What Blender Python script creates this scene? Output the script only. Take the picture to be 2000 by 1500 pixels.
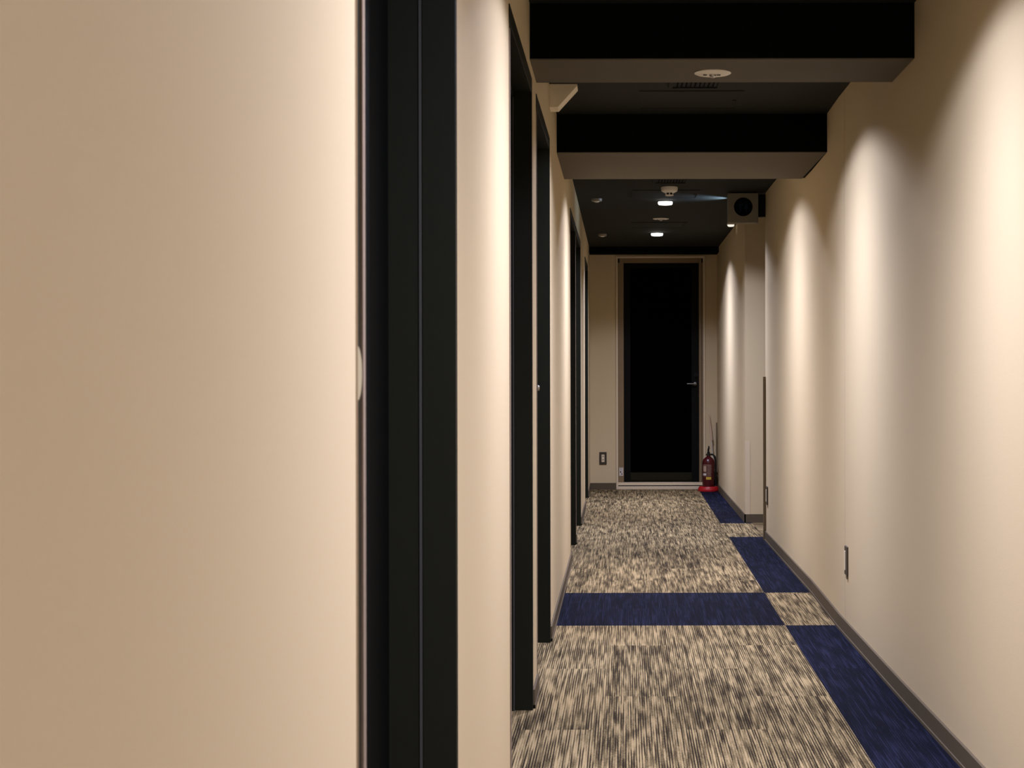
import bpy, bmesh, math
from mathutils import Vector, Matrix

for _o in list(bpy.data.objects):
    bpy.data.objects.remove(_o)
SC = bpy.context.scene
COL = SC.collection
R = math.radians

# ------------------------------------------------------------------ camera
CAM_H = 1.10
FPX = 3113.0
cam_d = bpy.data.cameras.new('camera')
cam_d.sensor_width = 36.0
cam_d.lens = FPX / 2000 * 36.0
cam_d.shift_x = -211.4 / 2000
cam_d.shift_y = -18.0 / 2000
cam_d.clip_start = 0.02
cam_d.dof.use_dof = True
cam_d.dof.focus_distance = 9.0
cam_d.dof.aperture_fstop = 17.0
cam = bpy.data.objects.new('camera', cam_d)
COL.objects.link(cam)
cam.matrix_world = Matrix.Translation((0, 0, CAM_H)) @ Matrix.Rotation(R(90), 4, 'X') @ Matrix.Rotation(-0.002, 4, 'Z')
SC.camera = cam

# ------------------------------------------------------------------ world and exposure
w = bpy.data.worlds.new('world')
SC.world = w
w.use_nodes = True
w.node_tree.nodes['Background'].inputs[0].default_value = (0.02, 0.02, 0.02, 1)
w.node_tree.nodes['Background'].inputs[1].default_value = 0.05
SC.view_settings.view_transform = 'Standard'
SC.view_settings.look = 'None'
SC.view_settings.gamma = 1.0
SC.view_settings.use_curve_mapping = False
SC.view_settings.exposure = 0.0

# ------------------------------------------------------------------ the corridor's downlights (light part)
CEIL = 2.305
LAMP_X = 0.315
LAMP_YS = [-2.9, -0.55, 2.02, 3.95, 6.27, 8.66, 11.07, 13.54]
LAMP_COL = (0.95, 0.985, 1.30)
P_LAMP = 300.0
SPILL = 0.058       # even spill up to the cut-off angle
LOBE = 3.5          # how strongly the reflector gathers the light downwards

def spot(name, loc, power, size_deg, blend, color, radius=0.03, rot=(0, 0, 0), parent=None):
    d = bpy.data.lights.new(name, 'SPOT')
    d.energy = power
    d.spot_size = R(size_deg)
    d.spot_blend = blend
    d.color = color
    d.shadow_soft_size = radius
    o = bpy.data.objects.new(name, d)
    o.location = loc
    o.rotation_euler = rot
    COL.objects.link(o)
    if parent:
        o.parent = parent
        o.matrix_parent_inverse = Matrix.Identity(4)
    return o

def lobe(light, power):
    """reflector distribution: intensity follows cos(angle)**power, like a photometric file"""
    light.use_nodes = True
    nt = light.node_tree
    em = nt.nodes['Emission']
    tc = nt.nodes.new('ShaderNodeTexCoord')
    sp = nt.nodes.new('ShaderNodeSeparateXYZ')
    ab = nt.nodes.new('ShaderNodeMath'); ab.operation = 'ABSOLUTE'
    pw = nt.nodes.new('ShaderNodeMath'); pw.operation = 'POWER'; pw.inputs[1].default_value = power
    nt.links.new(tc.outputs['Normal'], sp.inputs[0])
    nt.links.new(sp.outputs['Z'], ab.inputs[0])
    nt.links.new(ab.outputs[0], pw.inputs[0])
    ad = nt.nodes.new('ShaderNodeMath'); ad.operation = 'ADD'; ad.inputs[1].default_value = SPILL
    nt.links.new(pw.outputs[0], ad.inputs[0])
    nt.links.new(ad.outputs[0], em.inputs['Strength'])

# ------------------------------------------------------------------ materials
def new_mat(name):
    m = bpy.data.materials.new(name)
    m.use_nodes = True
    nt = m.node_tree
    return m, nt, nt.nodes['Principled BSDF']

def simple(name, col, rough=0.6, metal=0.0, spec=0.5, noise=0.0, nscale=60.0, bump=0.0, emit=None, estr=0.0):
    m, nt, b = new_mat(name)
    b.inputs['Base Color'].default_value = (*col, 1)
    b.inputs['Roughness'].default_value = rough
    b.inputs['Metallic'].default_value = metal
    b.inputs['Specular IOR Level'].default_value = spec
    tc = nt.nodes.new('ShaderNodeTexCoord')
    nz = nt.nodes.new('ShaderNodeTexNoise')
    nz.inputs['Scale'].default_value = nscale
    nz.inputs['Detail'].default_value = 3
    nt.links.new(tc.outputs['Object'], nz.inputs['Vector'])
    if noise > 0:
        mix = nt.nodes.new('ShaderNodeMix'); mix.data_type = 'RGBA'
        mix.inputs['A'].default_value = (*[c * (1 - noise) for c in col], 1)
        mix.inputs['B'].default_value = (*[min(1, c * (1 + noise)) for c in col], 1)
        nt.links.new(nz.outputs['Fac'], mix.inputs['Factor'])
        nt.links.new(mix.outputs['Result'], b.inputs['Base Color'])
    if bump > 0:
        bp = nt.nodes.new('ShaderNodeBump')
        bp.inputs['Strength'].default_value = bump
        bp.inputs['Distance'].default_value = 0.002
        nt.links.new(nz.outputs['Fac'], bp.inputs['Height'])
        nt.links.new(bp.outputs['Normal'], b.inputs['Normal'])
    if emit:
        b.inputs['Emission Color'].default_value = (*emit, 1)
        b.inputs['Emission Strength'].default_value = estr
    return m

M = {}
M['wall'] = simple('cream_wallpaper', (0.65, 0.525, 0.325), 0.75, spec=0.25, noise=0.025, nscale=220, bump=0.12)
M['ceiling'] = simple('black_ceiling_paint', (0.014, 0.0150, 0.0115), 0.8, spec=0.2, noise=0.1, nscale=120, bump=0.1)
M['beam'] = simple('black_beam_paint', (0.0035, 0.004, 0.0045), 0.9, spec=0.03, noise=0.1)
M['soffit'] = simple('taupe_beam_soffit', (0.135, 0.118, 0.090), 0.85, spec=0.2, noise=0.08, nscale=160, bump=0.1)
M['frame'] = simple('charcoal_door_frame', (0.0125, 0.0132, 0.0080), 0.5, spec=0.15, noise=0.08, nscale=25)
M['leaf'] = simple('black_door_leaf', (0.003, 0.0035, 0.0035), 0.6, spec=0.05, noise=0.1, nscale=30)
M['strip'] = simple('jamb_edge_highlight', (0.28, 0.215, 0.16), 0.6, spec=0.15, noise=0.05)  # lighter colour imitates light caught by the near jamb edge
M['base'] = simple('taupe_vinyl_baseboard', (0.115, 0.088, 0.056), 0.7, spec=0.15, noise=0.05)
M['guard'] = simple('brown_corner_guard', (0.15, 0.105, 0.055), 0.6, spec=0.2, noise=0.05)
M['cream'] = simple('cream_plastic', (0.76, 0.66, 0.46), 0.45, noise=0.03)
M['white'] = simple('white_plastic', (0.93, 0.87, 0.76), 0.4, noise=0.02)
M['brownplate'] = simple('brown_cover_plate', (0.050, 0.036, 0.022), 0.45, noise=0.05)
M['black'] = simple('black_plastic', (0.006, 0.006, 0.006), 0.5, spec=0.15, noise=0.1)
M['slot'] = simple('dark_recess', (0.003, 0.003, 0.003), 0.9, noise=0.1)
M['enddoorframe'] = simple('brass_brown_door_frame', (0.24, 0.165, 0.085), 0.5, noise=0.06, nscale=40)
M['endtrim'] = simple('cream_door_casing', (0.74, 0.62, 0.43), 0.5, noise=0.03)
M['glass'] = simple('black_glass', (0.0005, 0.0005, 0.0008), 0.5, spec=0.0, noise=0.1)
M['stile'] = simple('dark_bronze_stile', (0.005, 0.005, 0.004), 0.6, spec=0.1, noise=0.1)
M['rail'] = simple('olive_bottom_rail', (0.018, 0.016, 0.008), 0.5, spec=0.1, noise=0.1)
M['metal'] = simple('brushed_metal', (0.55, 0.52, 0.48), 0.35, metal=1.0, noise=0.04)
M['dullmetal'] = simple('dull_steel', (0.26, 0.25, 0.22), 0.5, metal=1.0, noise=0.04)
M['darkmetal'] = simple('dark_metal', (0.06, 0.06, 0.06), 0.4, metal=0.8, noise=0.05)
M['red'] = simple('red_enamel', (0.065, 0.003, 0.006), 0.28, spec=0.5, noise=0.05)
M['redtray'] = simple('red_plastic_tray', (0.42, 0.008, 0.010), 0.45, noise=0.06)
M['label'] = simple('dark_printed_label', (0.10, 0.035, 0.025), 0.5, noise=0.3, nscale=90)
M['labelline'] = simple('pale_print', (0.42, 0.30, 0.22), 0.5, noise=0.1)
M['yellow'] = simple('yellow_sticker', (0.62, 0.42, 0.05), 0.5, noise=0.12, nscale=150)
M['paper'] = simple('white_sticker', (0.62, 0.57, 0.52), 0.5, noise=0.04)
M['pink'] = simple('pale_pink_board', (0.56, 0.40, 0.28), 0.6, spec=0.2, noise=0.04)
M['signface'] = simple('taupe_sign_face', (0.20, 0.172, 0.125), 0.6, noise=0.05)
M['signnavy'] = simple('navy_black_disc', (0.0015, 0.002, 0.004), 0.7, spec=0.05, noise=0.1)
M['signfig'] = simple('dim_blue_pictogram', (0.010, 0.016, 0.034), 0.7, spec=0.05, noise=0.1)
M['offlamp'] = simple('unlit_downlight', (0.30, 0.26, 0.21), 0.4, noise=0.05)
M['led'] = simple('lit_lens', (0.9, 0.9, 0.85), 0.4, noise=0.01, emit=(1.0, 0.96, 0.88), estr=5.0)
M['ledblue'] = simple('blue_white_lens', (0.7, 0.8, 0.9), 0.4, noise=0.01, emit=(0.72, 0.86, 1.0), estr=3.0)
M['bulkhead'] = simple('cream_duct_cover', (0.85, 0.74, 0.55), 0.6, noise=0.03)

def carpet_mat():
    m, nt, b = new_mat('striated_plank_carpet')
    N = nt.nodes; L = nt.links
    def math_(op, a, bb=None, c=None):
        n = N.new('ShaderNodeMath'); n.operation = op
        for i, v in enumerate((a, bb, c)):
            if v is None: continue
            if hasattr(v, 'is_output') or isinstance(v, bpy.types.NodeSocket): L.new(v, n.inputs[i])
            else: n.inputs[i].default_value = v
        return n.outputs[0]
    def lt(a, v): return math_('LESS_THAN', a, v)
    def gt(a, v): return math_('GREATER_THAN', a, v)
    def mul(a, v): return math_('MULTIPLY', a, v)
    def add(a, v): return math_('ADD', a, v)
    def sub(a, v): return math_('SUBTRACT', a, v)
    def comb(x, y, z=0.0):
        n = N.new('ShaderNodeCombineXYZ')
        for i, v in enumerate((x, y, z)):
            if isinstance(v, bpy.types.NodeSocket): L.new(v, n.inputs[i])
            else: n.inputs[i].default_value = v
        return n.outputs[0]
    def mixf(f, a, bb):
        n = N.new('ShaderNodeMix'); n.data_type = 'FLOAT'
        for k, v in ((0, f), (2, a), (3, bb)):
            if isinstance(v, bpy.types.NodeSocket): L.new(v, n.inputs[k])
            else: n.inputs[k].default_value = v
        return n.outputs[0]
    def mixc(f, a, bb):
        n = N.new('ShaderNodeMix'); n.data_type = 'RGBA'
        for k, v in (('Factor', f), ('A', a), ('B', bb)):
            if isinstance(v, bpy.types.NodeSocket): L.new(v, n.inputs[k])
            elif k == 'Factor': n.inputs[k].default_value = v
            else: n.inputs[k].default_value = (*v, 1)
        return n.outputs['Result']
    tc = N.new('ShaderNodeTexCoord')
    sp = N.new('ShaderNodeSeparateXYZ'); L.new(tc.outputs['Object'], sp.inputs[0])
    X0, Y0 = sp.outputs['X'], sp.outputs['Y']
    side = gt(X0, 0.975)                      # planks of the side passage run crosswise
    XC = sub(X0, mul(sub(Y0, 5.0), 0.0035))
    X = mixf(side, XC, Y0); Y = mixf(side, Y0, X0)
    # planks 0.25 x 1.025 laid staggered
    PL = 1.025; PW = 0.2562
    col = math_('FLOOR', math_('DIVIDE', sub(X, 0.7135), PW))
    stag = mul(math_('MODULO', math_('ABSOLUTE', col), 2.0), PL / 2)
    row = math_('FLOOR', math_('DIVIDE', add(sub(Y, 6.99), stag), PL))
    wn = N.new('ShaderNodeTexWhiteNoise'); wn.noise_dimensions = '2D'
    L.new(comb(col, row), wn.inputs['Vector'])
    seed = wn.outputs['Value']
    # ribs: every rib is a pile row whose tone wanders along its length
    RIB = 0.0078
    rib = math_('FLOOR', math_('DIVIDE', X, RIB))
    wr = N.new('ShaderNodeTexWhiteNoise'); wr.noise_dimensions = '2D'
    L.new(comb(rib, mul(seed, 37.0)), wr.inputs['Vector'])
    ribr = wr.outputs['Value']
    n1 = N.new('ShaderNodeTexNoise'); n1.inputs['Scale'].default_value = 1.0
    n1.inputs['Detail'].default_value = 1.5; n1.inputs['Roughness'].default_value = 0.5
    L.new(comb(mul(ribr, 400.0), mul(Y, 3.6), mul(seed, 50.0)), n1.inputs['Vector'])
    n2 = N.new('ShaderNodeTexNoise'); n2.inputs['Scale'].default_value = 1.0
    n2.inputs['Detail'].default_value = 2
    L.new(comb(mul(X, 26.0), mul(Y, 5.0), mul(seed, 50.0)), n2.inputs['Vector'])
    n3 = N.new('ShaderNodeTexNoise'); n3.inputs['Scale'].default_value = 1.0
    n3.inputs['Detail'].default_value = 1
    L.new(comb(mul(X, 380.0), mul(Y, 170.0), seed), n3.inputs['Vector'])
    # value
    v = add(mul(sub(n1.outputs['Fac'], 0.5), 1.7), mul(sub(n2.outputs['Fac'], 0.5), 1.0))
    v = add(v, mul(sub(n3.outputs['Fac'], 0.5), 0.9))
    v = add(v, mul(sub(seed, 0.5), 0.16))
    v = add(v, 0.74)
    # groove between ribs
    fr = math_('FRACT', math_('DIVIDE', X, RIB))
    groove = math_('ABSOLUTE', sub(mul(fr, 2.0), 1.0))       # 1 at rib borders
    gm = N.new('ShaderNodeMapRange'); gm.interpolation_type = 'SMOOTHSTEP'
    L.new(groove, gm.inputs['Value']); gm.inputs['From Min'].default_value = 0.35
    gm.inputs['From Max'].default_value = 0.9
    # the grooves turn nearly black over stretches of their length
    wb = N.new('ShaderNodeTexWhiteNoise'); wb.noise_dimensions = '2D'
    L.new(comb(math_('FLOOR', add(math_('DIVIDE', X, RIB), 0.5)), mul(seed, 91.0)), wb.inputs['Vector'])
    n4 = N.new('ShaderNodeTexNoise'); n4.inputs['Scale'].default_value = 1.0
    n4.inputs['Detail'].default_value = 1.5
    L.new(comb(mul(wb.outputs['Value'], 400.0), mul(Y, 3.2), mul(seed, 70.0)), n4.inputs['Vector'])
    gr = N.new('ShaderNodeMapRange'); gr.interpolation_type = 'SMOOTHSTEP'
    L.new(n4.outputs['Fac'], gr.inputs['Value'])
    gr.inputs['From Min'].default_value = 0.40; gr.inputs['From Max'].default_value = 0.62
    gr.inputs['To Min'].default_value = 0.15; gr.inputs['To Max'].default_value = 0.95
    v = sub(v, mul(gm.outputs[0], gr.outputs[0]))
    ramp = N.new('ShaderNodeValToRGB')
    e = ramp.color_ramp.elements
    e[0].position = 0.0; e[0].color = (0.014, 0.009, 0.006, 1)
    e[1].position = 1.0; e[1].color = (0.36, 0.265, 0.138, 1)
    e2 = ramp.color_ramp.elements.new(0.30); e2.color = (0.047, 0.032, 0.015, 1)
    e3 = ramp.color_ramp.elements.new(0.60); e3.color = (0.150, 0.110, 0.055, 1)
    L.new(v, ramp.inputs[0])
    rb = N.new('ShaderNodeValToRGB')
    e = rb.color_ramp.elements
    e[0].position = 0.15; e[0].color = (0.0010, 0.0016, 0.0065, 1)
    e[1].position = 1.1 if False else 1.0; e[1].color = (0.011, 0.013, 0.034, 1)
    e4 = rb.color_ramp.elements.new(0.6); e4.color = (0.0013, 0.0025, 0.0105, 1)
    L.new(v, rb.inputs[0])
    stripe = mul(gt(XC, 0.7135), sub(1.0, side))
    band = mul(gt(Y0, 6.99), lt(Y0, 8.04))
    gap = mul(gt(Y0, 10.80), lt(Y0, 11.79))
    nb = sub(1.0, band); ng = sub(1.0, gap)
    s_on = mul(mul(stripe, nb), ng)
    b_on = mul(band, sub(1.0, stripe))
    blue = math_('MAXIMUM', s_on, b_on)
    c = mixc(blue, ramp.outputs[0], rb.outputs[0])
    L.new(c, b.inputs['Base Color'])
    b.inputs['Roughness'].default_value = 0.95
    b.inputs['Specular IOR Level'].default_value = 0.1
    bp = N.new('ShaderNodeBump'); bp.inputs['Strength'].default_value = 0.35
    bp.inputs['Distance'].default_value = 0.002
    L.new(add(mul(gm.outputs[0], -1.0), mul(n3.outputs['Fac'], 0.6)), bp.inputs['Height'])
    L.new(bp.outputs['Normal'], b.inputs['Normal'])
    return m
M['carpet'] = carpet_mat()

# ------------------------------------------------------------------ mesh helpers
def bx(bm, x0, x1, y0, y1, z0, z1, bev=0.0):
    x0, x1 = sorted((x0, x1)); y0, y1 = sorted((y0, y1)); z0, z1 = sorted((z0, z1))
    vs = [bm.verts.new((x, y, z)) for x in (x0, x1) for y in (y0, y1) for z in (z0, z1)]
    f = [(0,1,3,2),(4,6,7,5),(0,4,5,1),(2,3,7,6),(0,2,6,4),(1,5,7,3)]
    fs = [bm.faces.new([vs[i] for i in q]) for q in f]
    if bev > 0:
        es = set()
        for fa in fs: es.update(fa.edges)
        bmesh.ops.bevel(bm, geom=list(es), offset=bev, segments=2, affect='EDGES', profile=0.5)
    return vs

def prism(bm, pts, axis, a0, a1):
    """extrude a 2-D outline along an axis; axis 'z': pts=(x,y); 'y': pts=(x,z); 'x': pts=(y,z)"""
    def mk(p, a):
        if axis == 'z': return (p[0], p[1], a)
        if axis == 'y': return (p[0], a, p[1])
        return (a, p[0], p[1])
    lo = [bm.verts.new(mk(p, a0)) for p in pts]
    hi = [bm.verts.new(mk(p, a1)) for p in pts]
    n = len(pts)
    bm.faces.new(lo); bm.faces.new(hi[::-1])
    for i in range(n):
        bm.faces.new((lo[i], hi[i], hi[(i+1) % n], lo[(i+1) % n]))

def lathe(bm, prof, c, seg=40, axis='z'):
    """profile of (radius, height)"""
    rings = []
    for r, h in prof:
        if r <= 1e-6:
            p = (c[0], c[1], c[2] + h) if axis == 'z' else ((c[0], c[1] + h, c[2]) if axis == 'y' else (c[0] + h, c[1], c[2]))
            rings.append([bm.verts.new(p)]); continue
        ring = []
        for k in range(seg):
            a = 2 * math.pi * k / seg
            u, v = r * math.cos(a), r * math.sin(a)
            p = (c[0]+u, c[1]+v, c[2]+h) if axis == 'z' else ((c[0]+u, c[1]+h, c[2]+v) if axis == 'y' else (c[0]+h, c[1]+u, c[2]+v))
            ring.append(bm.verts.new(p))
        rings.append(ring)
    for A, B in zip(rings[:-1], rings[1:]):
        if len(A) == 1 and len(B) == 1: continue
        for k in range(seg):
            k2 = (k + 1) % seg
            if len(A) == 1: bm.faces.new((A[0], B[k], B[k2]))
            elif len(B) == 1: bm.faces.new((A[k], A[k2], B[0]))
            else: bm.faces.new((A[k], A[k2], B[k2], B[k]))

def tube(bm, pts, r, seg=10):
    pts = [Vector(p) for p in pts]
    rings = []
    for i, p in enumerate(pts):
        d = (pts[min(i+1, len(pts)-1)] - pts[max(i-1, 0)]).normalized()
        u = d.orthogonal().normalized() if i == 0 else (u - d * u.dot(d)).normalized()
        v = d.cross(u)
        rings.append([bm.verts.new(p + u * r * math.cos(2*math.pi*k/seg) + v * r * math.sin(2*math.pi*k/seg)) for k in range(seg)])
    for A, B in zip(rings[:-1], rings[1:]):
        for k in range(seg):
            bm.faces.new((A[k], A[(k+1) % seg], B[(k+1) % seg], B[k]))
    bm.faces.new(rings[0][::-1]); bm.faces.new(rings[-1])

def obj(name, bm, mat, parent=None, smooth=False, label=None):
    bmesh.ops.recalc_face_normals(bm, faces=bm.faces)
    me = bpy.data.meshes.new(name)
    bm.to_mesh(me); bm.free()
    me.materials.append(mat)
    if smooth:
        for p in me.polygons: p.use_smooth = True
        me.update()
        try:
            me.set_sharp_from_angle(angle=R(35))
        except Exception:
            pass
    o = bpy.data.objects.new(name, me)
    COL.objects.link(o)
    if parent:
        o.parent = parent
        o.matrix_parent_inverse = Matrix.Translation(-Vector(parent.location))
    if label: o['label'] = label
    return o

def B(): return bmesh.new()

def tag(o, label, cat, group=None, kind=None):
    o['label'] = label; o['category'] = cat
    if group: o['group'] = group
    if kind: o['kind'] = kind
    return o

def thing(name, loc, label, cat, group=None, kind=None):
    o = bpy.data.objects.new(name, None)
    o.location = loc
    o.empty_display_size = 0.05
    COL.objects.link(o)
    return tag(o, label, cat, group, kind)

# ------------------------------------------------------------------ setting: floor, walls, ceiling
WL = -0.2915            # left wall face
Y_NEAR, Y_END = -4.2, 15.30
X_SIDE = 2.6            # end of the side passage on the right
OP0, OP1 = 10.60, 11.85 # opening of the side passage
XF = 0.930              # far right wall face
DOORS = [(1.757, 2.803), (4.19, 5.23), (5.535, 6.55), (9.31, 10.31), (10.455, 11.62), (13.15, 14.25)]
DTOP = 2.055

bm = B(); bx(bm, -0.75, X_SIDE + 0.2, Y_NEAR - 0.2, Y_END + 0.3, -0.12, 0.0)
tag(obj('floor', bm, M['carpet']), 'striped grey beige plank carpet with navy blue border and cross band', 'floor', kind='structure')
bm = B(); bx(bm, -0.75, X_SIDE + 0.2, Y_NEAR - 0.2, Y_END + 0.3, CEIL, CEIL + 0.12)
tag(obj('ceiling', bm, M['ceiling']), 'matt black painted corridor ceiling', 'ceiling', kind='structure')

# left wall with door openings
bm = B()
y = Y_NEAR - 0.2
for a, b_ in DOORS:
    bx(bm, WL - 0.16, WL, y, a, 0, CEIL)
    bx(bm, WL - 0.16, WL, a, b_, DTOP, CEIL)
    y = b_
bx(bm, WL - 0.16, WL, y, Y_END, 0, CEIL)
tag(obj('wall_left', bm, M['wall']), 'cream wall with black door openings on the left of the corridor', 'wall', kind='structure')

# right wall, slightly cranked in plan
RW = [(Y_NEAR - 0.2, 0.958), (4.4, 0.962), (5.4, 0.955), (6.93, 0.952), (8.04, 0.968), (OP0, 0.966)]
bm = B()
pts = [(x, yy) for yy, x in RW] + [(1.08, OP0), (1.08, Y_NEAR - 0.2)]
prism(bm, pts, 'z', 0, CEIL)
bx(bm, 1.08, X_SIDE + 0.1, OP0 - 0.12, OP0, 0, CEIL)
wr_ = tag(obj('wall_right', bm, M['wall']), 'long cream wall on the right washed by ceiling lights', 'wall', kind='structure')
bm = B(); bx(bm, 0.9516, 0.9526, 6.757, 6.7590, 0.06, CEIL - 0.001)
o = obj('seam', bm, simple('wallpaper_seam', (0.48, 0.395, 0.30), 0.8, noise=0.02), wr_, label='thin vertical joint in the wallpaper')

bm = B(); bx(bm, XF, X_SIDE + 0.1, OP1, Y_END, 0, CEIL)
tag(obj('wall_right_far', bm, M['wall']), 'far cream wall stretch beyond the side passage on the right', 'wall', kind='structure')
bm = B(); bx(bm, X_SIDE, X_SIDE + 0.1, OP0, OP1, 0, CEIL)
tag(obj('wall_side', bm, M['wall']), 'cream wall closing the side passage', 'wall', kind='structure')
bm = B(); bx(bm, WL - 0.16, 1.1, Y_NEAR - 0.2, Y_NEAR, 0, CEIL)
tag(obj('wall_back', bm, M['wall']), 'cream wall behind the viewer', 'wall', kind='structure')

# end wall with the door opening
DX0, DX1, DZ1 = -0.040, 0.815, 2.238
bm = B()
bx(bm, WL - 0.16, DX0, Y_END, Y_END + 0.18, 0, CEIL)
bx(bm, DX1, XF + 0.1, Y_END, Y_END + 0.18, 0, CEIL)
bx(bm, DX0, DX1, Y_END, Y_END + 0.18, DZ1, CEIL)
bx(bm, DX0, DX1, Y_END + 0.16, Y_END + 0.2, 0, DZ1)
tag(obj('wall_end', bm, M['wall']), 'narrow cream wall at the far end around the black door', 'wall', kind='structure')

# beams
def beam(name, y0, y1, z0, label):
    x1 = 0.949
    bm = B(); bx(bm, WL, x1 + 0.02, y0, y1, z0 + 0.004, CEIL)
    o = tag(obj(name, bm, M['beam']), label, 'beam', kind='structure')
    bm = B(); bx(bm, WL + 0.0002, x1 + 0.004, y0 + 0.0005, y1 - 0.0005, z0, z0 + 0.004)
    obj('soffit', bm, M['soffit'], o, label='taupe underside of the beam')
    return o
beam('trim_1', 5.17, 5.575, CAM_H + 1.022, 'nearest black ceiling beam with white round fitting under it')
beam('trim_2', 7.365, 8.35, CAM_H + 1.025, 'second wider black ceiling beam across the corridor')
bm = B(); bx(bm, WL, XF, 15.0, Y_END, 2.252, CEIL)
tag(obj('trim_3', bm, M['beam']), 'low black beam right above the far end door', 'beam', kind='structure')

# baseboards
BH = 0.062
def base_strip(name, segs, label, xface, sgn):
    bm = B()
    for a, b_ in segs:
        bx(bm, xface, xface + sgn * 0.008, a, b_, 0, BH)
        bx(bm, xface, xface + sgn * 0.011, a, b_, 0, 0.012)
    return tag(obj(name, bm, M['base']), label, 'baseboard', kind='structure')
segs = []; y = Y_NEAR
for a, b_ in DOORS:
    segs.append((y, a - 0.001)); y = b_ + 0.026
segs.append((y, Y_END))
base_strip('baseboard_left', segs, 'taupe skirting between the doors on the left wall', WL, 1)
bm = B()
inner = [(x, yy) for yy, x in RW]
outer = [(x - 0.009, yy) for yy, x in RW]
prism(bm, inner + outer[::-1], 'z', 0, BH)
outer2 = [(x - 0.013, yy) for yy, x in RW]
prism(bm, inner + outer2[::-1], 'z', 0, 0.01)
tag(obj('baseboard_right', bm, M['base']), 'taupe skirting along the long right wall', 'baseboard', kind='structure')
bm = B()
bx(bm, XF - 0.009, XF, OP1 - 0.009, Y_END, 0, BH)
bx(bm, XF - 0.009, X_SIDE, OP1 - 0.009, OP1, 0, BH)
tag(obj('baseboard_right_far', bm, M['base']), 'taupe skirting beyond the side passage on the right', 'baseboard', kind='structure')
bm = B(); bx(bm, WL, DX0 - 0.002, Y_END - 0.009, Y_END, 0, BH)
bx(bm, DX1 + 0.002, XF, Y_END - 0.009, Y_END, 0, BH)
tag(obj('baseboard_end', bm, M['base']), 'short dark skirting beside the far end door', 'baseboard', kind='structure')

# ------------------------------------------------------------------ doors in the left wall
def side_door(n, a, b_, label, handle=False, piece=False):
    r = thing('door_%d' % n, (WL, (a + b_) / 2, 0), label, 'door', kind='structure')
    FW = 0.062
    # near and far jambs with stop, and head, one mesh
    bm = B()
    xf = WL - 0.004
    # near jamb: face just behind the wall plane
    bx(bm, xf - 0.15, xf, a, a + FW, 0, DTOP)
    # far jamb: face turned to the viewer, stepped
    bx(bm, xf - 0.052, WL + 0.003, b_ - 0.004, b_ + 0.022, 0, DTOP + 0.022, 0.0012)
    bx(bm, xf - 0.150, xf - 0.0522, b_ - 0.014, b_, 0, DTOP)
    bx(bm, xf - 0.150, xf - 0.0522, b_ - 0.004, b_, 0, DTOP)
    # head
    bx(bm, xf - 0.15, xf - 0.0522, a + FW, b_ - 0.014, DTOP - 0.045, DTOP)
    bx(bm, xf - 0.052, WL + 0.003, a, b_ - 0.004, DTOP - 0.028, DTOP + 0.022, 0.0012)
    obj('door_frame', bm, M['frame'], r)
    bm = B()
    bx(bm, xf - 0.004, xf + 0.0035, a + 0.055, a + 0.072, 0.0, DTOP - 0.03, 0.001)  # edge highlight of the dark frame, built as a lighter strip
    obj('edge_highlight', bm, M['strip'], r, label='highlight of the near jamb edge painted as a thin lighter strip')
    bm = B()
    bx(bm, xf - 0.0560, xf - 0.0515, b_ - 0.0165, b_ - 0.0135, 0.0, DTOP - 0.045)  # thin lighter line paints the highlight along the stop's step
    obj('door_stop', bm, simple('grey_stop_highlight', (0.06, 0.06, 0.055), 0.4, noise=0.05) if 'stop' not in M else M['stop'], r)  # only the painted highlight line; the stop itself is part of door_frame
    bm = B()
    bx(bm, xf - 0.150, xf - 0.110, a + FW, b_ - 0.014, 0.004, DTOP - 0.045)
    lf = obj('door_leaf', bm, M['leaf'], r)
    bm = B(); bx(bm, xf - 0.001, WL + 0.0006, a - 0.0005, a + 0.010, 0, DTOP)
    obj('sealant_bead', bm, M['bead'], r, label='thin brown line along the wall edge')
    if handle:
        bm = B()
        yk = 5.86
        lathe(bm, [(0.0, 0.0), (0.022, 0.0), (0.022, 0.006), (0.009, 0.010), (0.009, 0.085), (0.011, 0.088), (0.011, 0.104), (0.008, 0.108), (0, 0.108)], (xf - 0.110, yk, 1.052), 20, 'x')
        obj('door_knob', bm, M['metal'], lf, True, 'small metal knob')
    if piece:
        bm = B()
        # ribbed half-hidden rosette on the near jamb
        cx, cy, cz = xf - 0.0002, a + 0.014, 1.102
        n_ = 48; ring0 = []; ring1 = []
        for k in range(n_ * 2):
            an = math.pi * k / n_
            rr = 0.031 if k % 2 == 0 else 0.0298
            ring0.append(bm.verts.new((cx - 0.004, cy + rr * math.cos(an), cz + rr * math.sin(an))))
            ring1.append(bm.verts.new((cx + 0.004, cy + rr * 0.99 * math.cos(an), cz + rr * 0.99 * math.sin(an))))
        bm.faces.new(ring0[::-1]); bm.faces.new(ring1)
        for k in range(n_ * 2):
            bm.faces.new((ring0[k], ring0[(k+1) % (n_*2)], ring1[(k+1) % (n_*2)], ring1[k]))
        obj('jamb_rosette', bm, simple('dull_cream_metal', (0.36, 0.30, 0.18), 0.6, noise=0.06), r, label='cream ragged-edged round piece on the near jamb')
    return r
M['bead'] = simple('brown_sealant', (0.22, 0.145, 0.075), 0.7, spec=0.1, noise=0.05)
M['stop'] = simple('grey_stop_highlight', (0.055, 0.055, 0.05), 0.4, noise=0.05)  # lighter than the frame, to paint the highlight on the step
side_door(1, *DOORS[0], 'nearest and widest looking black door recess on the left', piece=True)
side_door(2, *DOORS[1], 'second black door recess on the left, level with the nearest beam')
side_door(3, *DOORS[2], 'third black door on the left, with a tiny metal knob', handle=True)
side_door(4, *DOORS[3], 'fourth black door on the left, first of the close pair past the second beam')
side_door(5, *DOORS[4], 'fifth black door on the left, further of the close pair')
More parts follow.
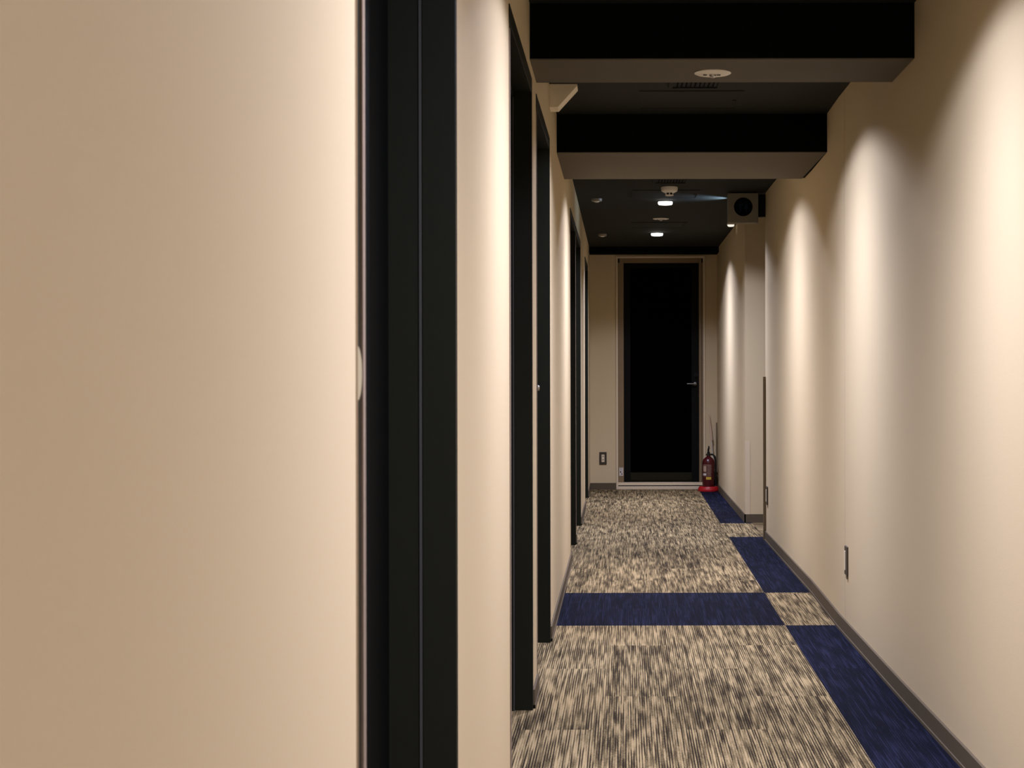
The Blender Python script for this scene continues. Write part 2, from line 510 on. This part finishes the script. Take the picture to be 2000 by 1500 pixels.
side_door(6, *DOORS[5], 'last black door on the left, next to the end wall')

# ------------------------------------------------------------------ end door
r = thing('door_7', ((DX0 + DX1) / 2, Y_END, 0), 'black glazed door with brown frame at the far end', 'door', kind='structure')
yf = Y_END
# cream casing
bm = B()
bx(bm, DX0, DX0 + 0.018, yf - 0.014, yf + 0.05, 0.0, DZ1, 0.002)
bx(bm, DX1 - 0.018, DX1, yf - 0.014, yf + 0.05, 0.0, DZ1, 0.002)
bx(bm, DX0 + 0.018, DX1 - 0.018, yf - 0.014, yf + 0.05, DZ1 - 0.018, DZ1, 0.002)
bx(bm, DX0 + 0.018, DX1 - 0.018, yf - 0.016, yf + 0.03, 0.0, 0.030, 0.002)
obj('casing', bm, M['endtrim'], r)
bm = B(); bx(bm, DX0 + 0.018, DX1 - 0.018, yf - 0.004, yf + 0.04, 0.030, 0.040)
bx(bm, DX0 + 0.018, DX1 - 0.018, yf + 0.01, yf + 0.06, 0.040, 0.066, 0.002)
obj('threshold', bm, M['endtrim'], r)
bm = B(); bx(bm, DX0 + 0.019, DX1 - 0.019, yf - 0.0055, yf - 0.004, 0.0305, 0.0395)
obj('threshold_gap', bm, M['slot'], r, label='dark line in the threshold')
# brown frame, set back
bm = B()
bx(bm, DX0 + 0.018, DX0 + 0.074, yf + 0.012, yf + 0.09, 0.066, DZ1 - 0.018, 0.002)
bx(bm, 0.757, DX1 - 0.018, yf + 0.012, yf + 0.09, 0.066, DZ1 - 0.018, 0.002)
bx(bm, DX0 + 0.074, 0.757, yf + 0.012, yf + 0.09, DZ1 - 0.064, DZ1 - 0.018, 0.002)
obj('door_frame', bm, M['enddoorframe'], r)
bm = B(); bx(bm, 0.781, 0.784, yf + 0.0105, yf + 0.013, 0.07, DZ1 - 0.03)
bx(bm, DX0 + 0.019, DX0 + 0.035, yf + 0.0105, yf + 0.0125, DZ1 - 0.062, DZ1 - 0.026)
bx(bm, 0.779, 0.795, yf + 0.0105, yf + 0.0125, DZ1 - 0.062, DZ1 - 0.026)
obj('frame_joint', bm, M['slot'], r, label='dark joint lines of the frame')
# leaf
lx0, lx1, lz0, lz1 = DX0 + 0.076, 0.755, 0.070, DZ1 - 0.066
bm = B()
bx(bm, lx0, lx0 + 0.062, yf + 0.030, yf + 0.07, lz0, lz1)
bx(bm, lx1 - 0.070, lx1, yf + 0.030, yf + 0.07, lz0, lz1)
bx(bm, lx0 + 0.062, lx1 - 0.070, yf + 0.030, yf + 0.07, lz1 - 0.05, lz1)
leaf = obj('door_leaf', bm, M['stile'], r)
bm = B(); bx(bm, lx0 + 0.062, lx1 - 0.070, yf + 0.030, yf + 0.07, lz0 + 0.018, lz0 + 0.09)
bx(bm, lx0 + 0.062, lx1 - 0.070, yf + 0.040, yf + 0.07, lz0, lz0 + 0.018)
obj('bottom_rail', bm, M['rail'], leaf, label='olive brown bottom rail')
bm = B(); bx(bm, lx0 + 0.062, lx1 - 0.070, yf + 0.046, yf + 0.054, lz0 + 0.09, lz1 - 0.05)
obj('glass_pane', bm, M['glass'], leaf, label='black glass pane')
bm = B()
hz = CAM_H - (750 - 732) / 203.5
lathe(bm, [(0, 0), (0.016, 0), (0.016, -0.006), (0.008, -0.009), (0.008, -0.045), (0, -0.045)], (lx1 - 0.035, yf + 0.030, hz), 24, 'y')
tube(bm, [(lx1 - 0.030, yf - 0.012, hz), (lx1 - 0.07, yf - 0.014, hz), (lx1 - 0.115, yf - 0.010, hz + 0.001)], 0.007, 12)
obj('lever_handle', bm, M['dullmetal'], leaf, True, 'silver lever handle')
bm = B()
lathe(bm, [(0, 0), (0.026, 0), (0.024, -0.010), (0.0, -0.012)], (lx1 - 0.026, yf + 0.030, hz + 0.085), 24, 'y')
bx(bm, lx1 - 0.030, lx1 - 0.022, yf + 0.008, yf + 0.02, hz + 0.072, hz + 0.098, 0.001)
obj('door_lock', bm, M['black'], leaf, True)
bm = B()
sx0, sx1 = -0.012, 0.028; sz0, sz1 = CAM_H - (929.5 - 732) / 203.5, CAM_H - (913 - 732) / 203.5
bx(bm, sx0, sx1, yf + 0.0095, yf + 0.012, sz0, sz1)
st = obj('sticker', bm, M['paper'], r, label='small white notice sticker')
bm = B()
bx(bm, sx0 + 0.008, sx0 + 0.019, yf + 0.0085, yf + 0.0095, sz0 + 0.030, sz0 + 0.044, 0.0)
bx(bm, sx0 + 0.020, sx0 + 0.032, yf + 0.0085, yf + 0.0095, sz0 + 0.012, sz0 + 0.022)
bx(bm, sx0 + 0.006, sx1 - 0.006, yf + 0.0085, yf + 0.0095, sz1 - 0.006, sz1 - 0.003)
bx(bm, sx0 + 0.006, sx1 - 0.012, yf + 0.0085, yf + 0.0095, sz1 - 0.022, sz1 - 0.020)
obj('printed_mark', bm, M['brownplate'], st)

# ------------------------------------------------------------------ corner guards
bm = B()
gx = 0.966
pts = [(gx - 0.017, OP0 - 0.024), (gx - 0.017, OP0 + 0.003), (gx + 0.022, OP0 + 0.003), (gx + 0.022, OP0), (gx, OP0), (gx, OP0 - 0.022)]
prism(bm, pts, 'z', 0.0, 1.085)
o = obj('corner_guard', bm, M['guard'])
tag(o, 'brown corner guard strip standing up from the floor at the passage corner', 'corner guard')
bm = B()
pts = [(XF - 0.002, OP1 - 0.002), (XF + 0.034, OP1 - 0.002), (XF + 0.034, OP1), (XF, OP1), (XF, OP1 + 0.034), (XF - 0.002, OP1 + 0.034)]
prism(bm, pts, 'z', BH, 0.605)
o = obj('corner_guard', bm, simple('cream_corner_guard', (0.68, 0.56, 0.38), 0.5, noise=0.02))
tag(o, 'pale cream corner guard on the far corner of the side passage', 'corner guard')

# ------------------------------------------------------------------ ceiling fittings
def led_light(y, label, first=None):
    r = thing('downlight', (LAMP_X, y, CEIL), label, 'ceiling light', 'lit downlights along the corridor centre line')
    bm = B()
    lathe(bm, [(0.036, -0.0005), (0.060, -0.0005), (0.060, -0.004), (0.052, -0.006), (0.036, -0.006)], (LAMP_X, y, CEIL), 40)
    obj('bezel', bm, M['black'], r, True, 'black trim ring')
    bm = B()
    lathe(bm, [(0.050, -0.004), (0.050, -0.018), (0.045, -0.024), (0, -0.0245)], (LAMP_X, y, CEIL), 40)
    obj('lens', bm, M['led'], r, True, 'glowing warm white lens')
    return r
LL = ['downlight behind the viewer, furthest back', 'downlight just behind the viewer', 'downlight above the nearest door, out of frame',
      'downlight above the passage before the nearest beam, out of frame', 'downlight hidden between the two black beams',
      'downlight hidden just past the second black beam', 'lit downlight just below the smoke detector, nearer of the two glowing ones',
      'lit downlight nearest the end door, further of the two glowing ones']
for y, lb in zip(LAMP_YS, LL):
    r = led_light(y, lb)
    sl = spot('reflector_light', (0, 0, -0.03), P_LAMP, 145, 0.22, LAMP_COL, 0.022, (0, 0, 0), r)
    lobe(sl.data, LOBE)

def off_light(x, y, label):
    r = thing('small_downlight', (x, y, CEIL), label, 'ceiling light', 'small unlit downlights by the left wall')
    bm = B()
    lathe(bm, [(0.020, -0.001), (0.037, -0.001), (0.036, -0.016), (0.030, -0.020), (0.022, -0.020), (0.020, -0.004), (0.0, -0.003)], (x, y, CEIL), 32)
    obj('housing', bm, M['offlamp'], r, True)
    bm = B()
    lathe(bm, [(0.019, -0.005), (0.019, -0.020), (0.012, -0.025), (0, -0.026)], (x, y, CEIL), 24)
    obj('lens', bm, M['white'], r, True)
    return r
off_light(-0.158, 10.9, 'small unlit grey downlight near left wall, nearer of two')
off_light(-0.150, 13.64, 'small unlit grey downlight near left wall, further of two')

def emergency(x, y, z, label):
    r = thing('emergency_light', (x, y, z), label, 'emergency light', 'round white emergency lights')
    bm = B(); lathe(bm, [(0, -0.0005), (0.062, -0.0005), (0.0625, -0.003), (0.056, -0.006), (0.026, -0.008), (0, -0.008)], (x, y, z), 48)
    obj('cover_plate', bm, M['white'], r, True)
    bm = B(); lathe(bm, [(0.012, -0.007), (0.011, -0.014), (0.006, -0.018), (0, -0.0185)], (x, y, z), 24)
    obj('lens', bm, M['metal'], r, True, 'clear bulb lens')
    for sx in (-0.026, 0.020):
        bm = B(); bx(bm, x + sx - 0.006, x + sx + 0.006, y - 0.010, y + 0.010, z - 0.0092, z - 0.0070)
        obj('vent_slot', bm, M['brownplate'], r)
    return r
emergency(0.315, 5.392, CAM_H + 1.022, 'round white fitting under the nearest black beam')
emergency(0.316, 12.30, CEIL, 'round white fitting on the ceiling between the two glowing downlights')

# smoke detector
sx, sy = 0.318, 10.24
r = thing('smoke_detector', (sx, sy, CEIL), 'white domed smoke detector on the black ceiling past the second beam', 'smoke detector')
bm = B(); lathe(bm, [(0, 0), (0.053, 0), (0.054, -0.010), (0.052, -0.026), (0.034, -0.036), (0.0275, -0.038), (0.0275, -0.034), (0, -0.034)], (sx, sy, CEIL), 40)
obj('base', bm, M['white'], r, True)
bm = B(); lathe(bm, [(0.0245, -0.034), (0.0245, -0.051)], (sx, sy, CEIL), 32)
obj('sensing_chamber', bm, M['slot'], r, True, 'black slots of the sensing chamber')
bm = B()
lathe(bm, [(0, -0.050), (0.027, -0.050), (0.026, -0.056), (0, -0.058)], (sx, sy, CEIL), 32)
for k in range(6):
    an = math.pi / 6 * 3 + k * math.pi / 3
    cx, cy = sx + 0.025 * math.cos(an), sy + 0.025 * math.sin(an)
    bx(bm, cx - 0.003, cx + 0.003, cy - 0.003, cy + 0.003, CEIL - 0.052, CEIL - 0.034)
obj('cap', bm, M['white'], r, True)

# ventilation grilles
def grille(x0, x1, y0, y1, label):
    r = thing('vent_grille', ((x0+x1)/2, (y0+y1)/2, CEIL), label, 'vent', 'black ceiling vent grilles')
    bm = B(); bx(bm, x0 + 0.012, x1 - 0.012, y0 + 0.012, y1 - 0.012, CEIL - 0.003, CEIL - 0.0005)
    obj('backing', bm, M['slot'], r)
    bm = B()
    for q in ((x0, x1, y0, y0+0.015), (x0, x1, y1-0.015, y1), (x0, x0+0.018, y0+0.015, y1-0.015), (x1-0.018, x1, y0+0.015, y1-0.015)):
        bx(bm, *q, CEIL - 0.009, CEIL - 0.0005)
    obj('frame', bm, M['ceiling'], r)
    n = 9
    for k in range(n):
        xx = x0 + 0.018 + (x1 - x0 - 0.036) * (k + 1) / (n + 1)
        bm = B(); bx(bm, xx - 0.0022, xx + 0.0022, y0 + 0.015, y1 - 0.015, CEIL - 0.007, CEIL - 0.0025)
        obj('slat', bm, M['beam'], r)
    return r
grille(0.203, 0.425, 6.44, 6.675, 'black slotted vent grille just behind the nearest beam')
grille(0.205, 0.425, 9.76, 9.985, 'black vent grille just behind the second wider beam')

# access hatches: frame line, gap, panel
def hatch(x0, y0, label, s=0.452):
    r = thing('access_hatch', (x0 + s/2, y0 + s/2, CEIL), label, 'access hatch', 'square black ceiling access hatches')
    x1, y1 = x0 + s, y0 + s
    def ringb(bm, o, i, za, zb):
        bx(bm, x0+o, x1-o, y0+o, y0+i, za, zb); bx(bm, x0+o, x1-o, y1-i, y1-o, za, zb)
        bx(bm, x0+o, x0+i, y0+i, y1-i, za, zb); bx(bm, x1-i, x1-o, y0+i, y1-i, za, zb)
    bm = B(); bx(bm, x0, x1, y0, y1, CEIL - 0.0012, CEIL - 0.0004)
    obj('shadow_gap', bm, M['slot'], r, label='dark gap around the panel')
    bm = B(); ringb(bm, 0.005, 0.017, CEIL - 0.0035, CEIL - 0.0012)
    obj('frame', bm, M['ceiling'], r)
    bm = B(); bx(bm, x0 + 0.024, x1 - 0.024, y0 + 0.022, y1 - 0.022, CEIL - 0.0030, CEIL - 0.0012)
    obj('panel', bm, M['ceiling'], r)
    bm = B(); lathe(bm, [(0.009, -0.003), (0.009, -0.0042), (0, -0.0042)], (x1 - 0.03, y0 + s/2, CEIL), 16)
    obj('latch', bm, M['beam'], r)
    return r
hatch(0.080, 6.755, 'black access hatch panel between the two beams')
hatch(0.077, 10.39, 'black access hatch behind the smoke detector')
hatch(0.085, 12.59, 'black access hatch next to the further glowing downlight')

# pale sensor lamp in the ceiling corner by the passage
lx, ly = 0.885, 12.72
r = thing('ceiling_sensor_lamp', (lx, ly, CEIL), 'small glowing white lamp in the ceiling corner below the toilet sign', 'ceiling light')
bm = B(); lathe(bm, [(0.030, -0.0005), (0.032, -0.006), (0.028, -0.010)], (lx, ly, CEIL), 28)
obj('base', bm, M['white'], r, True)
bm = B(); lathe(bm, [(0.028, -0.008), (0.027, -0.018), (0.020, -0.024), (0, -0.025)], (lx, ly, CEIL), 28)
obj('lens', bm, simple('soft_lit_lens', (0.9, 0.88, 0.8), 0.4, noise=0.01, emit=(1.0, 0.93, 0.82), estr=0.9), r, True)

# duct cover on the left wall between the beams
bm = B()
zb = CAM_H + 1.108
xw, xe = WL, -0.176
pts = [(xw, CEIL), (xe, CEIL), (xe, CAM_H + 1.196), (-0.2565, zb), (xw, zb)]
prism(bm, pts, 'y', 6.60, 6.715)
o = obj('duct_cover', bm, M['bulkhead'])
bv = o.modifiers.new('bevel', 'BEVEL'); bv.width = 0.0015; bv.segments = 2; bv.limit_method = 'ANGLE'
tag(o, 'cream chamfered duct cover box high on the left wall behind the nearest beam', 'duct cover')

# ------------------------------------------------------------------ toilet sign
sxa, sxb = 0.7135, 0.9135
sy0, sy1 = 10.52, 10.60
szt = CAM_H + (732 - 377.5) / FPX * sy0
szb = CAM_H + (732 - 435.5) / FPX * sy0
r = thing('toilet_sign', ((sxa+sxb)/2, (sy0+sy1)/2, szb), 'square taupe toilet sign box with round dark pictogram, hung by the side passage', 'sign')
bm = B(); bx(bm, sxa, sxb, sy0, sy1, szb, szt, 0.002)
obj('box', bm, M['signface'], r)
cx = 0.814; cz = CAM_H + (732 - 404.5) / FPX * sy0; rad = 0.0615
bm = B(); lathe(bm, [(0, 0), (rad, 0), (rad, -0.0025), (0, -0.003)], (cx, sy0, cz), 64, 'y')
dsk = obj('disc', bm, M['signnavy'], r, True)
def figure(xc, woman):
    bm = B()
    ya, yb = sy0 - 0.0045, sy0 - 0.003
    lathe(bm, [(0, 0), (0.0070, 0), (0.0070, -0.0015), (0, -0.0015)], (xc, sy0 - 0.003, cz + 0.030), 20, 'y')
    if woman:
        prism(bm, [(xc - 0.005, cz + 0.020), (xc + 0.005, cz + 0.020), (xc + 0.0165, cz - 0.012), (xc - 0.0165, cz - 0.012)], 'y', ya, yb)
        prism(bm, [(xc - 0.006, cz - 0.0122), (xc - 0.001, cz - 0.0122), (xc - 0.001, cz - 0.035), (xc - 0.006, cz - 0.035)], 'y', ya, yb)
        prism(bm, [(xc + 0.001, cz - 0.0122), (xc + 0.006, cz - 0.0122), (xc + 0.006, cz - 0.035), (xc + 0.001, cz - 0.035)], 'y', ya, yb)
    else:
        prism(bm, [(xc - 0.0155, cz + 0.020), (xc + 0.0155, cz + 0.020), (xc + 0.006, cz - 0.010), (xc - 0.006, cz - 0.010)], 'y', ya, yb)
        prism(bm, [(xc - 0.006, cz - 0.0102), (xc + 0.006, cz - 0.0102), (xc + 0.003, cz - 0.038), (xc - 0.003, cz - 0.038)], 'y', ya, yb)
    return bm
obj('man_pictogram', figure(cx - 0.019, False), M['signfig'], dsk)
obj('woman_pictogram', figure(cx + 0.019, True), M['signfig'], dsk)
bm = B(); bx(bm, sxb, 0.963, sy0 + 0.03, sy1 - 0.01, szt - 0.155, szt - 0.005)
obj('wall_bracket', bm, M['black'], r, label='black bracket reaching to the wall')
bm = B(); bx(bm, sxa + 0.02, sxb - 0.01, sy0 + 0.02, sy1 - 0.02, szt, CEIL)
obj('hanger', bm, M['beam'], r)
# little blue-white lamp on the back edge of the sign, washing the ceiling
bm = B(); bx(bm, sxa + 0.054, sxa + 0.066, sy1, 10.91, CEIL - 0.080, CEIL - 0.062)
arm = obj('lamp_arm', bm, M['black'], r)
bm = B(); bx(bm, sxa + 0.050, sxa + 0.054, 10.885, 10.905, CEIL - 0.080, CEIL - 0.060)
obj('side_lamp', bm, M['ledblue'], arm)
lb = spot('sign_light', (sxa + 0.046, 10.895, CEIL - 0.070), 11.0, 104, 1.0, (0.50, 0.72, 1.0), 0.004, (0, R(112), 0), None)

# ------------------------------------------------------------------ wall plates
def plate_end(xc, zc):
    r = thing('switch_plate', (xc, Y_END, zc), 'brown switch plate with white switch on the end wall left of the door', 'switch plate')
    bm = B(); bx(bm, xc - 0.035, xc + 0.035, Y_END - 0.008, Y_END - 0.0002, zc - 0.060, zc + 0.060, 0.002)
    obj('plate', bm, M['brownplate'], r)
    bm = B(); bx(bm, xc - 0.014, xc + 0.014, Y_END - 0.011, Y_END - 0.0078, zc - 0.036, zc + 0.036, 0.001)
    ins = obj('socket_insert', bm, M['cream'], r)
    for dz in (0.018, -0.014):
        bm = B(); bx(bm, xc - 0.006, xc + 0.008, Y_END - 0.0118, Y_END - 0.0108, zc + dz - 0.005, zc + dz + 0.005)
        obj('slot', bm, simple('shadowed_slot', (0.22, 0.18, 0.13), 0.6, noise=0.05) if 'sl' not in M else M['sl'], ins)
    return r
M['sl'] = simple('grey_brown_slot', (0.24, 0.20, 0.15), 0.6, noise=0.05)
plate_end(-0.167, CAM_H - (895 - 732) / 203.5)

def plate_side(x, yc, zc, label, tab):
    r = thing('outlet_plate', (x, yc, zc), label, 'outlet')
    bm = B(); bx(bm, x - 0.008, x + 0.002, yc - 0.036, yc + 0.036, zc - 0.060, zc + 0.060, 0.002)
    obj('plate', bm, M['brownplate'], r)
    bm = B(); bx(bm, x - 0.0115, x - 0.0078, yc + 0.001, yc + 0.024, zc - 0.040, zc + 0.040, 0.001)
    obj('socket_insert', bm, M['cream'], r)
    if tab:
        bm = B(); bx(bm, x - 0.006, x + 0.002, yc - 0.034, yc - 0.010, zc - 0.074, zc - 0.0602, 0.0015)
        obj('plate_tab', bm, M['base'], r, label='small lighter piece under the plate')
    return r
plate_side(0.9535, 6.70, 0.317, 'brown outlet plate low on the right wall, nearer and larger one', True)
plate_side(0.9665, 10.46, 0.305, 'brown outlet plate on the right wall beside the brown corner guard', False)

# ------------------------------------------------------------------ fire extinguisher on its tray
ex, ey = 0.832, 15.055
r = thing('extinguisher_stand', (ex, ey, 0), 'red plastic floor tray under the fire extinguisher', 'stand')
bm = B()
lathe(bm, [(0.0625, 0.0), (0.100, 0), (0.103, 0.008), (0.100, 0.022), (0.090, 0.042), (0.078, 0.046), (0.0655, 0.040), (0.0625, 0.03), (0.0625, 0.0)], (ex, ey, 0), 48)
obj('tray', bm, M['redtray'], r, True)
bm = B(); bx(bm, ex - 0.004, ex + 0.004, ey - 0.0935, ey - 0.088, 0.030, 0.043)
obj('tab', bm, M['pink'], r, label='tiny pale tab')

r = thing('fire_extinguisher', (ex, ey, 0.001), 'dark red fire extinguisher standing in the corner right of the end door', 'fire extinguisher')
bm = B()
lathe(bm, [(0, 0.001), (0.050, 0.001), (0.0575, 0.008), (0.0585, 0.03), (0.0585, 0.262), (0.056, 0.282), (0.046, 0.303), (0.030, 0.318), (0.019, 0.324), (0.019, 0.336), (0, 0.336)], (ex, ey, 0), 48)
cyl = obj('cylinder', bm, M['red'], r, True)
def patch(a0, a1, z0, z1, rad, mat, name, parent, label=None):
    bm = B(); n = 12
    ring = []
    for k in range(n + 1):
        a = a0 + (a1 - a0) * k / n
        ring.append([(ex + q * math.sin(a), ey - q * math.cos(a)) for q in (rad - 0.0008, rad)])
    pts = [p[1] for p in ring] + [p[0] for p in ring[::-1]]
    prism(bm, pts, 'z', z0, z1)
    return obj(name, bm, mat, parent, False, label)
lab = patch(R(-60), R(26), 0.135, 0.252, 0.0592, M['label'], 'label', cyl, 'dark instruction label')
for k, (a, b_, zz) in enumerate([(-58, 25, 0.2485), (-14, 24, 0.236), (-14, 22, 0.222), (-14, 24, 0.208), (-14, 20, 0.194), (-14, 23, 0.180), (-14, 18, 0.166), (-14, 22, 0.152)]):
    patch(R(a), R(b_), zz, zz + 0.0028, 0.0598, M['labelline'], 'printed_line', lab)
patch(R(-58), R(-24), 0.186, 0.240, 0.0599, M['labelline'], 'printed_picture', lab)
patch(R(-60), R(-24), 0.150, 0.170, 0.0599, M['paper'], 'white_patch', lab)
patch(R(-26), R(22), 0.112, 0.136, 0.0600, M['yellow'], 'yellow_sticker', cyl, 'small yellow sticker')
bm = B()
lathe(bm, [(0.016, 0.336), (0.024, 0.338), (0.024, 0.350), (0.015, 0.354), (0.012, 0.372), (0, 0.374)], (ex, ey, 0), 28)
obj('valve', bm, M['darkmetal'], r, True)
bm = B()
bx(bm, ex - 0.006, ex + 0.010, ey - 0.060, ey + 0.045, 0.366, 0.374, 0.002)
vs = bx(bm, ex - 0.0055, ex + 0.0085, ey - 0.055, ey + 0.045, 0.386, 0.394)
for v in vs:
    if v.co.y < ey: v.co.z += 0.022
bx(bm, ex - 0.008, ex + 0.008, ey + 0.010, ey + 0.030, 0.372, 0.392, 0.001)
bx(bm, ex - 0.0035, ex + 0.0065, ey - 0.05, ey - 0.03, 0.394, 0.428, 0.002)
obj('lever', bm, M['black'], r, False, 'black squeeze lever')
bm = B()
tube(bm, [(ex + 0.018, ey, 0.346), (ex + 0.040, ey - 0.004, 0.345), (ex + 0.060, ey - 0.012, 0.325), (ex + 0.0675, ey - 0.014, 0.28), (ex + 0.0675, ey - 0.014, 0.20), (ex + 0.0675, ey - 0.014, 0.10)], 0.0085, 12)
tube(bm, [(ex + 0.0675, ey - 0.014, 0.105), (ex + 0.0675, ey - 0.014, 0.055)], 0.0105, 12)
obj('hose', bm, M['black'], r, True)

# ------------------------------------------------------------------ pale pole leaning in the corner
r = thing('leaning_pole', (0.905, 15.215, 0), 'thin pale pole with flat pink top leaning in the corner behind the extinguisher', 'pole')
def lp(t):  # foot to tip
    return Vector((0.912 - 0.062 * t, 15.215 + 0.055 * t, 0.004 + 0.712 * t))
bm = B()
tube(bm, [lp(0), lp(0.35), lp(0.70)], 0.0048, 10)
obj('shaft', bm, M['paper'], r, True)
bm = B()
a, b_ = lp(0.66), lp(1.0)
q0 = [a + Vector((-0.010, -0.008, 0)), a + Vector((0.012, -0.008, 0)), a + Vector((0.012, 0.004, 0)), a + Vector((-0.010, 0.004, 0))]
q1 = [b_ + Vector((-0.004, -0.006, 0)), b_ + Vector((0.006, -0.006, 0)), b_ + Vector((0.006, 0.004, 0)), b_ + Vector((-0.004, 0.004, 0))]
A = [bm.verts.new(p) for p in q0]; Bv = [bm.verts.new(p) for p in q1]
bm.faces.new(A[::-1]); bm.faces.new(Bv)
for k in range(4): bm.faces.new((A[k], A[(k+1) % 4], Bv[(k+1) % 4], Bv[k]))
obj('flat_top', bm, M['pink'], r, False, 'flat pale pink upper end')
# brown slab shaped and coloured as the pole's shadow on the wall
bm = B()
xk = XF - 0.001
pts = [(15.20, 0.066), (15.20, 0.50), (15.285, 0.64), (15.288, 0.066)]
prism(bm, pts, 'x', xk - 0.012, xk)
o = obj('shadow_slab', bm, M['guard'])
tag(o, 'narrow brown slab with slanted top in place of the shadow of the pale pole on the wall', 'shadow shape')
